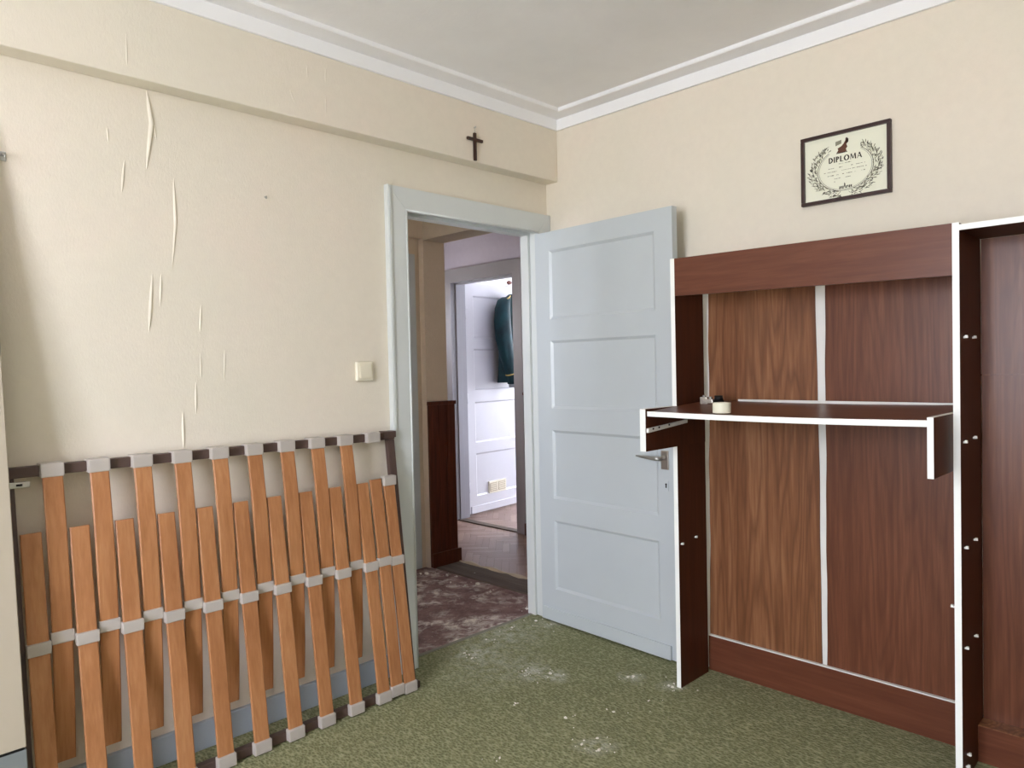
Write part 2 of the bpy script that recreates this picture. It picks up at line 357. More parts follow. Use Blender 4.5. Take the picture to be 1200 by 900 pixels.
bm = B(); tube(bm, [(XIL-.003, -CT+.001, 0), (XIL-.003, -CT+.001, ZI+.003)], .005); tube(bm, [(XIL-.003, -CT+.001, ZI+.003), (XIR+.003, -CT+.001, ZI+.003)], .005)
obj('inner_bead', bm, 'paint_frame', trim, True)
bm = B()   # jamb lining with the door stop
box(bm, -.958, XIL-.012, 0, .1, 0, 2.045); box(bm, XIR+.012, -.078, 0, .1, 0, 2.045); box(bm, XIL-.012, XIR+.012, 0, .1, ZI+.012, 2.045)
obj('jamb', bm, 'paint_frame', trim)
bm = B(); box(bm, XIL-.012, XIL+.004, .045, .1, 0, ZI+.012, .002); box(bm, XIR-.004, XIR+.012, .045, .1, 0, ZI+.012, .002); box(bm, XIL+.004, XIR-.004, .045, .1, ZI-.004, ZI+.012, .002)
obj('door_stop', bm, 'paint_frame', trim)

# ------------------------------------------------------------ panelled doors
def panel_mesh(x0, x1, z0, z1, t, rec=.009, mo=.013):
    bm = B()
    for s in (-1, 1):
        yo, yi = s*t/2, s*(t/2-rec)
        o = [bm.verts.new((x, yo, z)) for x, z in ((x0, z0), (x1, z0), (x1, z1), (x0, z1))]
        i = [bm.verts.new((x, yi, z)) for x, z in ((x0+mo, z0+mo), (x1-mo, z0+mo), (x1-mo, z1-mo), (x0+mo, z1-mo))]
        for j in range(4): bm.faces.new((o[j], o[(j+1) % 4], i[(j+1) % 4], i[j]))
        bm.faces.new(i)
    return bm
def make_door(name, loc, rz, W_, H_, zb, t, mat, panels, stile, flip, label):
    """leaf runs along local +x from the hinge; the face seen is local -y (flip = +1) """
    bm = B(); xs0, xs1 = stile, W_-stile+.003
    zs = [zb]+[v for p in panels for v in p]+[H_]
    box(bm, 0, xs0, -t/2, t/2, zb, H_); box(bm, xs1, W_, -t/2, t/2, zb, H_)
    for a, b in zip(zs[0::2], zs[1::2]): box(bm, xs0, xs1, -t/2, t/2, a, b)
    bmesh.ops.remove_doubles(bm, verts=bm.verts, dist=1e-5)
    o = obj(name, bm, mat); o.location = loc; o.rotation_euler = (0, 0, rz); tag(o, label, 'door', 'structure')
    for p in panels: obj('panel', panel_mesh(xs0, xs1, p[0], p[1], t), mat, o)
    s = -1*flip
    ya, yb = sorted((s*t/2, s*(t/2+.011)))
    obj('kick_board', box(B(), .015, W_-.035, ya, yb, zb, zb+.064, .003), mat, o)
    bm = B()
    for hz in ((.25, 1.05, 1.8) if name == 'door_2' else ()): cyl(bm, (-.004, s*(t/2), hz-.045), (-.004, s*(t/2), hz+.045), .008)
    if name == 'door_2': obj('hinge', bm, mat, o, True)
    else: bm.free()
    return o, s
PAN = [(.175, .531), (.644, .996), (1.107, 1.453), (1.562, 1.912)]
DA = -.0368; dd = Vector((math.sin(DA), -math.cos(DA), 0)); nrm = dd.cross(Vector((0, 0, 1)))
T = .036; hinge = Vector((-.1122, -.0142, 0)) - nrm*T/2
rz = math.atan2(dd.y, dd.x)
door, s = make_door('door_1', hinge, rz, .845, 2.007, .010, T, 'paint', PAN, .098, 1, 'open blue-grey four-panel bedroom door with lever handle')
fy = s*T/2
def dn(y): return fy+s*y      # distance out of the visible face
ha = obj('handle', box(B(), .771, .810, *sorted((fy, dn(.007))), .856, .940, .003), 'nickel', door)
bm = B(); cyl(bm, (.790, dn(.005), .908), (.790, dn(.05), .908), .009); obj('handle_neck', bm, 'nickel', ha, True)
bm = B(); tube(bm, [(.796, dn(.048), .908), (.77, dn(.05), .908), (.74, dn(.05), .9085), (.70, dn(.048), .910), (.664, dn(.044), .9125)], [.0095, .0105, .0085, .0065, .004], 12); obj('lever', bm, 'metal', ha, True)
kp = obj('keyhole_plate', bx(.782, .806, *sorted((fy, dn(.003))), .762, .808, bev=.001), 'paint', door)
bm = B(); box(bm, .791, .797, *sorted((dn(.0025), dn(.0036))), .775, .789); cyl(bm, (.794, dn(.0025), .791), (.794, dn(.0036), .791), .0045, n=12); obj('keyhole', bm, 'black', kp)

# ------------------------------------------------------------ vestibule and hall beyond the doorway
HX0, HX1, PY, LZ, X3 = .105, .285, 1.2, 2.17, 1.2
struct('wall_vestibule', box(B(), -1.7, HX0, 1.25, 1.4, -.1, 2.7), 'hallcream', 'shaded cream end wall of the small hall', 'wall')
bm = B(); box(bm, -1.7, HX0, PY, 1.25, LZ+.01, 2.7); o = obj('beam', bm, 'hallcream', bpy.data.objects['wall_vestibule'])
y0, y1, z0, z1 = WIN3_ADDED
bm = B(); box(bm, -1.8, -1.7, .1, y0, -.1, 2.7); box(bm, -1.8, -1.7, y1, 1.4, -.1, 2.7); box(bm, -1.8, -1.7, y0, y1, -.1, z0); box(bm, -1.8, -1.7, y0, y1, z1, 2.7)
window('added_window_hall', -1.72, -1, *WIN3_ADDED, 'unseen white two-pane window added to brighten the small hall left of the doorway')
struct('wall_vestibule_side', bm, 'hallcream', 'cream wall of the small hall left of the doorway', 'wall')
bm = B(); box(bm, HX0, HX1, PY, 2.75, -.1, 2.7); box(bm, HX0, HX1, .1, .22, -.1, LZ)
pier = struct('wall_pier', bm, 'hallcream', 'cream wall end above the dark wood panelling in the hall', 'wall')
obj('lintel', bx(HX0, HX1, .1, PY, LZ, 2.7), 'plaster', pier)
struct('trim_5', box(B(), -.06, .061, 1.232, 1.25, 0, 2.078, .003), 'paint', 'pale door casing at the end of the small hall', 'door frame')
struct('ceiling_hall', bx(-1.8, 1.35, .1, 2.85, 2.5, 2.6), 'plaster', 'rough plaster ceiling of the hall', 'ceiling')
x0, x1, z0, z1 = WIN4_ADDED
bm = B(); box(bm, HX1, x0, 2.65, 2.75, -.1, 2.5); box(bm, x1, 1.35, 2.65, 2.75, -.1, 2.5); box(bm, x0, x1, 2.65, 2.75, -.1, z0); box(bm, x0, x1, 2.65, 2.75, z1, 2.5)
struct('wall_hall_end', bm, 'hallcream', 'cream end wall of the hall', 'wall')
bm = B()
for a in ((x0, x0+.04, z0, z1), (x1-.04, x1, z0, z1), (x0+.04, x1-.04, z0, z0+.04), (x0+.04, x1-.04, z1-.04, z1)): box(bm, a[0], a[1], 2.67, 2.73, a[2], a[3])
w4 = struct('added_window_hall_end', bm, 'paint_white', 'small unseen white window added at the end of the hall to brighten it', 'window'); obj('pane', bx(x0+.04, x1-.04, 2.698, 2.702, z0+.04, z1-.04), 'glass', w4)
# lilac wall with the second doorway
DY0, DY1, DZ, XT = 1.452, 2.207, 2.058, 1.335
bm = B(); box(bm, X3, XT, .1, DY0-.02, -.1, 2.7); box(bm, X3, XT, DY1+.02, 2.65, -.1, 2.7); box(bm, X3, XT, DY0-.02, DY1+.02, DZ+.02, 2.7)
struct('wall_hall', bm, 'lilac', 'lilac papered hall wall above the second doorway', 'wall')
cz, cw, ct = 2.172, .097, .022
t6 = tag(obj('trim_6', prism(B(), [(DY1, 0), (DY1+cw, 0), (DY1+cw, cz), (DY1, DZ)], X3-ct, X3, 'x'), 'paint2'), 'grey painted casing round the second doorway across the hall', 'door frame', 'structure')
obj('casing_head', prism(B(), [(DY0, DZ), (DY1, DZ), (DY1+cw, cz), (DY0-cw, cz)], X3-ct, X3, 'x'), 'paint2', t6)
obj('casing_side', prism(B(), [(DY0-cw, 0), (DY0, 0), (DY0, DZ), (DY0-cw, cz)], X3-ct, X3, 'x'), 'paint2', t6)
bm = B(); box(bm, X3, XT+.012, DY1, DY1+.02, 0, DZ+.02); box(bm, X3, XT+.012, DY0-.02, DY0, 0, DZ+.02); box(bm, X3, XT+.012, DY0, DY1, DZ, DZ+.02)
obj('jamb', bm, 'paint2', t6)
bm = B(); box(bm, X3+.03, X3+.085, DY1-.014, DY1, 0, DZ, .002); box(bm, X3+.03, X3+.085, DY0, DY0+.012, 0, DZ, .002); box(bm, X3+.03, X3+.085, DY0+.012, DY1-.014, DZ-.012, DZ, .002)
obj('door_stop', bm, 'paint2', t6)

# floors beyond the doorway
struct('floor_vestibule', bx(-1.7, HX0+.02, .072, 1.25, -.1, -.006), 'bare', 'bare dark hall floor smeared with old plaster and glue', 'floor')
fp = struct('floor_passage', bx(HX0+.02, HX1+.02, .1, PY, -.1, -.016), 'joint', 'strip of dusty floor planks in the passage between hall parts', 'floor')
for x0, x1 in ((HX0+.021, HX0+.108), (HX0+.111, HX1+.055)): obj('plank', box(B(), x0, x1, .1, PY, -.016, .004, .002), 'plank', fp)
obj('glue_ridge', tube(B(), [(HX1+.045+.006*math.sin(i*2.1), .1+i*.06, -.002) for i in range(19)], [.017+.006*math.sin(i*1.7) for i in range(19)], 8), 'glue', fp, True)
fh = struct('floor_hall', bx(HX1+.02, X3, .1, 2.65, -.1, -.008), 'joint', 'herringbone parquet floor of the hall', 'floor')
ff = struct('floor_far_room', bx(X3, XF, -.1, 3.4, -.1, -.008), 'joint', 'herringbone parquet floor of the bright room across the hall', 'floor')
PL, PW = .26, .052
pm = mk('parquet_block', box(B(), -PL/2+.0006, PL/2-.0006, -PW/2+.0006, PW/2-.0006, -.008, 0), 'parquet')
def herring(cells):
    c = math.sqrt(.5)
    for j in range(-14, 15):
        for i in range(-60, 61):
            for kind in (0, 1):
                u = i*PW + j*PL; v = i*PW - j*PL
                cu, cv, a = (u+PL/2, v+PW/2, 0) if kind == 0 else (u+PW/2, v+PW+PL/2, math.pi/2)
                X = .75+(cu-cv)*c; Y = 1.4+(cu+cv)*c
                for parent, x0, x1, y0, y1 in cells:
                    if x0 < X < x1 and y0 < Y < y1: shared('parquet_block', pm, parent, (X, Y, -.006), (0, 0, a+math.pi/4)); break
herring(((fh, HX1-.09, X3+.06, .42, 2.50), (ff, X3+.06, 2.35, 1.35, 2.45)))
obj('threshold', box(B(), X3+.005, X3+.075, DY0-.02, DY1+.02, -.008, .003, .003), 'plank', ff)

# dark stained wainscot: on the wall end, and on the lilac wall
def wainscot(name, label, boards, base, cap):
    o = obj(name, boards[0], 'pine'); tag(o, label, 'wainscot', 'structure')
    for b in boards[1:]: obj('board', b, 'pine', o)
    obj('skirting', base, 'pine', o); obj('cap_rail', cap, 'pine', o); return o
n = 3; x0, x1 = HX0, .33
bd = [bx(x0+(x1-x0)*i/n+.0015, x0+(x1-x0)*(i+1)/n-.0015, PY-.022, PY, 0, 1.085, bev=.003) for i in range(n)]
bd.append(bx(HX1, .33, PY, PY+.9, 0, 1.085))
wainscot('trim_7', 'dark brown wooden panelling on the wall end, left in the doorway', bd, box(B(), x0-.002, .345, PY-.04, PY-.022, 0, .095, .004), box(B(), x0-.002, .336, PY-.03, PY+.0, 1.08, 1.105, .004))
bd = [bx(X3-.025, X3, .10+i*.139, .10+i*.139+.136, 0, 1.1, bev=.003) for i in range(9)]
wainscot('trim_8', 'dark brown wooden panelling on the lilac hall wall, seen as a narrow strip', bd, box(B(), X3-.042, X3-.025, .1, 1.351, 0, .095, .004), box(B(), X3-.036, X3, .1, 1.351, 1.1, 1.122, .004))
bd = [bx(X3-.025, X3, 2.306+i*.115, 2.306+i*.115+.112, 0, 1.1, bev=.003) for i in range(3)]
wainscot('trim_9', 'dark brown wooden panelling behind the wall end in the hall', bd, box(B(), X3-.042, X3-.025, 2.306, 2.65, 0, .095, .004), box(B(), X3-.036, X3, 2.306, 2.65, 1.1, 1.122, .004))

# bright room across the hall
struct('wall_far_room_left', bx(XT+.02, XF, 2.62, 2.75, -.1, 2.7), 'white_wall', 'bright white wall behind the white door across the hall', 'wall')
struct('wall_far_room_right', bx(XT, XF, -.1, .1, -.1, 2.7), 'white_wall', 'white wall of the bright room, out of view', 'wall')
y0, y1, z0, z1 = WIN2
bm = B(); box(bm, XF, XF+.15, -.1, y0, -.1, 2.7); box(bm, XF, XF+.15, y1, 2.75, -.1, 2.7); box(bm, XF, XF+.15, y0, y1, -.1, z0); box(bm, XF, XF+.15, y0, y1, z1, 2.7)
struct('wall_far_room_window', bm, 'white_wall', 'white wall with the window of the bright room', 'wall')
window('window_2', XF+.03, 1, *WIN2, 'white two-pane window of the bright room across the hall')
struct('ceiling_far_room', bx(XT, XF+.15, -.1, 2.75, 2.65, 2.75), 'white_wall', 'white ceiling of the bright room across the hall', 'ceiling')
d2 = Vector((.666, .07, 0)).normalized(); a2 = math.atan2(d2.y, d2.x); n2 = Vector((-d2.y, d2.x, 0))
PAN2 = [(.163, .548), (.646, 1.014), (1.12, 1.491), (1.585, 1.968)]
h2 = Vector((1.38, 2.244, 0)) + n2*T/2
door2, s2 = make_door('door_2', h2, a2, .80, 2.083, .014, T, 'paint_white', PAN2, .098, 1, 'open white four-panel door across the hall with a jacket on it')
f2 = s2*T/2
vt = obj('vent_grille', box(B(), .262, .505, *sorted((f2+.009, f2-.006)), .162, .272, .002), 'vent', door2)
for xa in (.276, .392):
    obj('vent_mesh', bx(xa, xa+.098, f2-.0085, f2-.005, .178, .256), 'vent_dark', vt)
    sl = mk('slat', bx(0, .098, -.003, 0, -.003, .003), 'vent')
    for i in range(5): shared('slat', sl, vt, (xa, f2-.0085, .190+i*.014))

# jacket on a hanger, hung from the top of the white door (local frame of that door)
def dl(u, out, z): return h2 + d2*u + n2*(-T/2-out) + Vector((0, 0, z))
jk = empty('jacket', dl(.560, .10, 1.10), 'dark teal uniform jacket with gold braid hanging on the white door', 'jacket', a2)
def jl(u, out, z): return (u-.62, -(out-.10), z-1.10)
def loft(bm, rings):
    R = [[bm.verts.new(p) for p in r] for r in rings]; n = len(R[0])
    for a, b in zip(R, R[1:]):
        for j in range(n): bm.faces.new((a[j], a[(j+1) % n], b[(j+1) % n], b[j]))
    bm.faces.new(R[0][::-1]); bm.faces.new(R[-1])
def ell(u, out, z, ru, ro, n=20, wob=0, ph=0, tilt=0):
    r = []
    for j in range(n):
        t = 2*math.pi*j/n; q = 1+wob*math.sin(5*t+ph)
        r.append(jl(u+ru*q*math.cos(t), out+ro*q*math.sin(t), z+tilt*math.cos(t)))
    return r
bm = B(); loft(bm, [ell(.62, .10, 2.00, .05, .045), ell(.62, .10, 1.985, .075, .055), ell(.62, .10, 1.945, .15, .07, tilt=0), ell(.62, .10, 1.90, .195, .085), ell(.62, .10, 1.80, .20, .095, wob=.03), ell(.62, .10, 1.60, .195, .09, wob=.05, ph=1), ell(.62, .10, 1.42, .20, .09, wob=.06, ph=2), ell(.62, .10, 1.25, .215, .095, wob=.07, ph=2.5), ell(.62, .10, 1.18, .22, .095, wob=.07, ph=3)])
obj('jacket_body', bm, 'teal', jk, True)
for sg in (-1, 1):
    def su(v): return .62+sg*(.62-v)*-1 if sg > 0 else v
    uu = lambda v: v if sg < 0 else 1.24-v
    bm = B(); loft(bm, [ell(uu(.50), .11, 1.965, .045, .045), ell(uu(.455), .12, 1.935, .062, .06), ell(uu(.425), .125, 1.86, .075, .07), ell(uu(.415), .13, 1.74, .082, .075, wob=.03), ell(uu(.42), .14, 1.58, .082, .072, wob=.05, ph=1), ell(uu(.445), .155, 1.42, .075, .066, wob=.05, ph=2), ell(uu(.475), .165, 1.30, .066, .058, wob=.03), ell(uu(.497), .17, 1.20, .058, .052), ell(uu(.503), .17, 1.165, .057, .051)])
    sl = obj('sleeve', bm, 'teal', jk, True)
    bm = B(); loft(bm, [ell(uu(.503), .17, 1.175, .046, .042), ell(uu(.508), .17, 1.135, .047, .043)]); obj('cuff_lining', bm, 'cuff', sl, True)
    bm = B(); loft(bm, [ell(uu(.484), .167, 1.272, .0645, .058, tilt=.022), ell(uu(.486), .167, 1.262, .0640, .0575, tilt=.022)]); obj('cuff_braid', bm, 'gold', sl, True)
    bm = B(); tube(bm, [jl(uu(.445), .165, 1.945), jl(uu(.465), .172, 1.955), jl(uu(.50), .160, 1.975)], .006); obj('shoulder_braid', bm, 'gold', sl, True)
bm = B(); tube(bm, [jl(.62, .1, 1.99), jl(.62, .1, 2.03), jl(.605, .1, 2.045), jl(.606, .098, 2.066), jl(.622, .09, 2.076), jl(.636, .08, 2.068)], .0025)
tube(bm, [jl(.45, .1, 1.93), jl(.62, .1, 1.992), jl(.79, .1, 1.93)], .006); obj('hanger', bm, 'metal', jk, True)
ck = empty('coat_hook', dl(.572, .02, 2.083), 'brown round coat knob over the top of the white door', 'hook', a2)
bm = B(); box(bm, -.008, .008, -.012, .03, 0, .004); box(bm, -.008, .008, -.012, -.009, 0, .03); obj('hook_strap', bm, 'metal', ck)
bm = B(); bmesh.ops.create_uvsphere(bm, u_segments=18, v_segments=12, radius=.026, matrix=Matrix.Translation((-.012, -.032, .032)) @ Matrix.Diagonal((1.25, .7, .75, 1))); cyl(bm, (0, -.012, .024), (-.008, -.03, .03), .008); obj('hook_knob', bm, 'knob', ck, True)

# ------------------------------------------------------------ slat bed base leaning on the wall
fb = empty('bed_slat_base', (-1.75, -.17, 0), 'collapsed bed base of beech slats in grey caps leaning on the wall', 'bed base')
OX, OY = -1.75, -.17
def L(x, y, z): return (x-OX, y-OY, z)
def rail(name, p0, p1, wx, wy, mat='rail', par=fb):
    bm = B(); (xa, ya, za), (xb, yb, zb) = p0, p1
    hexa(bm, [L(xa-wx, ya-wy, za), L(xb-wx, yb-wy, zb), L(xa-wx, ya+wy, za), L(xb-wx, yb+wy, zb), L(xa+wx, ya-wy, za), L(xb+wx, yb-wy, zb), L(xa+wx, ya+wy, za), L(xb+wx, yb+wy, zb)])
    bmesh.ops.bevel(bm, geom=bm.edges[:], offset=.003, segments=2, affect='EDGES'); return obj(name, bm, mat, par)
bm = box(B(), -2.432-OX, -1.050-OX, -.050-OY, -.022-OY, 1.028, 1.060, .003); obj('top_rail', bm, 'rail', fb)
bm = box(B(), -2.432-OX, -1.070-OX, -.186-OY, -.156-OY, .003, .034, .003); obj('bottom_rail', bm, 'rail', fb)
rail('side_rail', (-1.086, -.171, .030), (-1.068, -.036, 1.030), .016, .015); rail('side_rail', (-2.421, -.171, .030), (-2.421, -.036, 1.030), .011, .013)
bm = box(B(), -1.110-OX, -1.046-OX, -.056-OY, -.018-OY, 1.036, 1.064, .003); obj('corner_bracket', bm, 'rail', fb)
bm = box(B(), -1.096-OX, -1.055-OX, -.192-OY, -.150-OY, .001, .03, .003); obj('corner_bracket', bm, 'rail', fb)
def ribbon(path, wd, th, n=12):
    """bowed slat: path of (y, z) interpolated quadratically through three points"""
    (ya, za), (yb, zb), (yc, zc) = path; bm = B(); rows = []
    for i in range(n+1):
        z = za+(zc-za)*i/n
        y = ya*(z-zb)*(z-zc)/((za-zb)*(za-zc))+yb*(z-za)*(z-zc)/((zb-za)*(zb-zc))+yc*(z-za)*(z-zb)/((zc-za)*(zc-zb))
        rows.append([bm.verts.new((dx, y+dy-OY, z)) for dx, dy in ((-wd/2, -th/2+.002), (-wd/2+.003, -th/2), (wd/2-.003, -th/2), (wd/2, -th/2+.002), (wd/2, th/2), (-wd/2, th/2))])
    for a, b in zip(rows, rows[1:]):
        for j in range(6): bm.faces.new((a[j], a[(j+1) % 6], b[(j+1) % 6], b[j]))
    bm.faces.new(rows[0][::-1]); bm.faces.new(rows[-1]); return bm
SW, ST = .054, .009
meA = mk('slat', ribbon(((-.060, 1.050), (-.112, .55), (-.096, .170)), SW, ST), 'beech')
meB = mk('slat', ribbon(((-.200, .018), (-.130, .535), (-.083, .866)), SW, ST), 'beech')
meC = mk('slat', ribbon(((-.200, .018), (-.132, .55), (-.083, .866)), SW, ST), 'beech')
capT = mk('slat_cap', box(B(), -.031, .031, -.072-OY, -.016-OY, 1.024, 1.066, .004), 'cap')
capA = mk('slat_cap', box(B(), -.031, .031, -.121-OY, -.101-OY, .532, .568, .003), 'cap')
capB = mk('slat_cap', box(B(), -.031, .031, -.1415-OY, -.119-OY, .517, .553, .003), 'cap')
capBot = mk('slat_cap', box(B(), -.031, .031, -.211-OY, -.182-OY, .004, .046, .004), 'cap')
capC = mk('slat_cap', box(B(), -.030, .030, -.1-OY, -.068-OY, .842, .882, .004), 'cap')
def slat(me, x, caps, rotz=0, dz=0):
    s_ = shared('slat', me, fb, (x-OX, 0, dz), (0, rotz, 0))
    for c in caps: shared('slat_cap', c, s_)
for i in range(9): slat(meA, -2.3155+.1272*i, (capT, capA))
shared('slat_cap', capT, fb, (-1.168-OX, 0, 0))
for i in range(10): slat(meB, -2.3805+.1268*i, (capBot, capB))
slat(meC, -1.1765, (capBot, capB), 0, .008); slat(meB, -1.112, (capBot, capB, capC))
cl = obj('clip', box(B(), -2.43-OX, -2.372-OX, -.062-OY, -.050-OY, 1.000, 1.018, .003), 'metal', fb); cl['label'] = 'small bright metal clip at the corner'
bm = B(); box(bm, -2.408-OX, -2.392-OX, -.0635-OY, -.0615-OY, 1.006, 1.012); obj('slot', bm, 'black', cl)

# ------------------------------------------------------------ board leaning beside it
lb = empty('leaning_board', (-2.79, -.29, 0), 'tall cream board with grey-blue foot leaning on the wall, left edge of photo', 'board')
def brd(z0, z1, x0, x1, mat, name, th=.026):
    bm = B(); f = lambda z: -.29*(1-z/2.262)
    hexa(bm, [(x+2.79, f(z)+dy+.29, z) for x in (x0, x1) for dy in (0, th) for z in (z0, z1)])
    bmesh.ops.bevel(bm, geom=bm.edges[:], offset=.002, segments=1, affect='EDGES'); return obj(name, bm, mat, lb)
brd(.314, 2.13, -3.14, -2.440, 'board', 'panel', .014); brd(0, .309, -3.14, -2.440, 'board_grey', 'foot_strip', .014)
bm = B(); brd(.307, .316, -3.12, -2.445, 'black', 'seam', .010)

# ------------------------------------------------------------ brown wall unit
SD = -.338; YL0, YL1, YD0, YD1, YE = -.971, -.990, -1.971, -1.990, -2.95
wu = empty('wall_unit', (-.2, -1.8, 0), 'tall brown laminate wall unit with white edging and pull-out shelf', 'wall unit')
def U(bmf): return bmf
def ub(name, x0, x1, y0, y1, z0, z1, mat, par=wu, bev=.0):
    y0, y1 = min(y0, y1), max(y0, y1)
    return obj(name, box(B(), x0+.2, x1+.2, y0+1.8, y1+1.8, z0, z1, bev), mat, par)
BX = -.080
p = ub('side_panel', SD+.001, -.122, YL0, YL1, 0, 1.744, 'dark'); ub('edging', SD-.0006, SD+.001, YL0, YL1, 0, 1.7455, 'white_edge', p)
p = ub('side_panel', SD+.001, BX-.004, YD0, YD1, 0, 1.733, 'dark'); ub('edging', SD-.0006, SD+.001, YD0, YD1, 0, 1.7345, 'white_edge', p)
pr = ub('side_panel', SD+.001, BX-.004, YE, YE-.019, 0, 1.733, 'dark'); ub('edging', SD-.0006, SD+.001, YE, YE-.019, 0, 1.7345, 'white_edge', pr)
bm = B(); hexa(bm, [(x+.2, y+1.8, z) for x in (SD, SD+.018) for (y, za, zb) in ((YL1, 1.595, 1.745), (YD0, 1.575, 1.734)) for z in (za, zb)]); obj('fascia', bm, 'lam_h', wu)
p = ub('top_board', SD+.001, BX-.004, YE, YD1, 1.710, 1.727, 'dark'); ub('edging', SD-.0006, SD+.001, YE, YD1, 1.710, 1.7275, 'white_edge', p)
# back panels with ragged edges, white strips added so the gaps look bright
def ragged(name, ya, yb, z0, z1, mat, wa=0, wb=0, ph=0.0, sub=30):
    bm = B(); rows = []
    for i in range(sub+1):
        z = z0+(z1-z0)*i/sub; f = i/sub
        a = ya[0]*(1-f)+ya[1]*f+wa*(math.sin(f*17+ph)+.6*math.sin(f*41+ph)); b = yb[0]*(1-f)+yb[1]*f+wb*(math.sin(f*9+ph)+.5*math.sin(f*23))
        rows.append([bm.verts.new((x+.2, y+1.8, z)) for x, y in ((BX, a), (BX, b), (BX+.004, b), (BX+.004, a))])
    for a, b in zip(rows, rows[1:]):
        for j in range(4): bm.faces.new((a[j], a[(j+1) % 4], b[(j+1) % 4], b[j]))
    bm.faces.new(rows[0][::-1]); bm.faces.new(rows[-1]); return obj(name, bm, mat, wu)
ragged('back_panel', (-.978, -.993), (-1.459, -1.447), .12, 1.70, 'lam', .0018, .0015)
ragged('back_panel', (-1.477, -1.484), (-1.969, -1.969), .12, 1.70, 'lam_red', .0012, 0, 2.0)
ragged('back_panel', (-1.991, -1.991), (-2.45, -2.45), .10, 1.71, 'lam_red', 0, 0, 1.0); ragged('back_panel', (-2.452, -2.452), (-2.95, -2.95), .10, 1.71, 'lam_red')
ub('pale_strip', BX+.005, BX+.02, -.945, -1.03, 0, 1.72, 'pale_strip'); ub('pale_strip', BX+.005, BX+.02, -1.43, -1.50, 0, 1.72, 'pale_strip')  # added strips, stand in for the wall, which would look dark here
ub('plinth', BX-.016, BX, YL1+.012, YD0, 0, .147, 'lam_h'); ub('plinth_edge', BX-.014, BX, YL1+.010, YD0, .147, .1515, 'pale_strip')
ub('plinth', -.150, BX, YD1, YE, 0, .118, 'lam_h'); ub('plinth_edge', -.148, BX, YD1, YE, .118, .120, 'lam')
ub('joint_strip', BX-.003, BX, YD1, YE, 1.262, 1.267, 'lam_red')
# shelf pins: small white pegs
def pin(x, y, z, par, dirn=-1):
    bm = B(); cyl(bm, (x+.2, y+1.8, z), (x+.2, y+dirn*.012+1.8, z), 0.0034, .0028, 10)
    hexa(bm, [(x+.2+dx, y+1.8+dirn*dy, z+dz) for dx in (-.0048, .0048) for dy in (.004, .011) for dz in (-.002, .006)]); return obj('shelf_pin', bm, 'pin', par)
for x, z in ((-.320, .589), (-.215, .598)): pin(x, YL1, z, wu)
for x, z in ((-.295, 1.386), (-.190, 1.386), (-.304, 1.062), (-.190, 1.066), (-.302, .733), (-.190, .738), (-.305, .420), (-.190, .426), (-.285, .077), (-.30, .045)): pin(x, YD1, z, wu)
pin(-.338+.01, YD1+.02, .55, wu, 1)
# pull-out shelf with side cheeks
tray = empty('pull_out_shelf', (0, 0, 0), '', ''); del tray['label']; del tray['category']; tray.parent = wu
def tz(x): return 1.143+(x+.553)/.46*.022
bm = B(); n = 10; ys = [-.9968-(1.9535-.9968)*i/n for i in range(n+1)]; rows = []
for i, y in enumerate(ys):
    sg = -.005*math.sin(math.pi*i/n); xf = -.553+.012*i/n
    rows.append([bm.verts.new((x+.2, y+1.8, tz(x)+dz+sg)) for x, dz in ((xf+.001, 0), (-.095, 0), (-.095, -.018), (xf+.001, -.018))])
for a, b in zip(rows, rows[1:]):
    for j in range(4): bm.faces.new((a[j], a[(j+1) % 4], b[(j+1) % 4], b[j]))
bm.faces.new(rows[0][::-1]); bm.faces.new(rows[-1]); obj('shelf_board', bm, 'lam_h', tray)
bm = B(); rows = []
for i, y in enumerate(ys):
    sg = -.005*math.sin(math.pi*i/n); xf = -.553+.012*i/n
    rows.append([bm.verts.new((x+.2, y+1.8, tz(xf)+dz+sg)) for x, dz in ((xf-.001, .0005), (xf+.001, .0005), (xf+.001, -.0185), (xf-.001, -.0185))])
for a, b in zip(rows, rows[1:]):
    for j in range(4): bm.faces.new((a[j], a[(j+1) % 4], b[(j+1) % 4], b[j]))
bm.faces.new(rows[0][::-1]); bm.faces.new(rows[-1]); obj('shelf_edging', bm, 'white_edge', tray)
ub('shelf_back_edging', -.095, -.089, -1.13, -1.953, 1.160, 1.170, 'pale_strip', tray)
for (ya, yb, xf, zt, zb) in ((YL0, -.9962, -.565, 1.152, .990), (-1.954, -1.9708, -.541, 1.152, .975)):
    # cheek: dark board with white front and light top edges
    x1 = SD-.001 if ya == YL0 else -.10
    ub('cheek', xf+.001, x1, ya, yb, zb, zt, 'dark', tray); ub('cheek_edging', xf-.001, xf+.001, ya, yb, zb, zt, 'white_edge', tray)
    ub('cheek_top_edging', xf-.001, x1, ya, yb, zt, zt+.001, 'pale_strip', tray)
ub('cheek', SD-.001, -.13, YL1-.0004, -.9962, .990, 1.152, 'dark', tray)
bm = B(); hexa(bm, [(x+.2, y+1.8, z) for x, za, zb in ((-.560, 1.062, 1.078), (-.285, 1.082, 1.095)) for y in (YL1-.017, YL1-.0063) for z in (za, zb)]); rn = obj('runner', bm, 'pale_strip', tray)
for x in (-.53, -.49, -.42): ub('screw', x-.004, x+.004, YL1-.0185, YL1-.0168, 1.07+(x+.56)*.07, 1.077+(x+.56)*.07, 'black', tray)
ub('clip', -.492, -.476, -1.940, -1.954, 1.046, 1.068, 'pin', tray, .002)

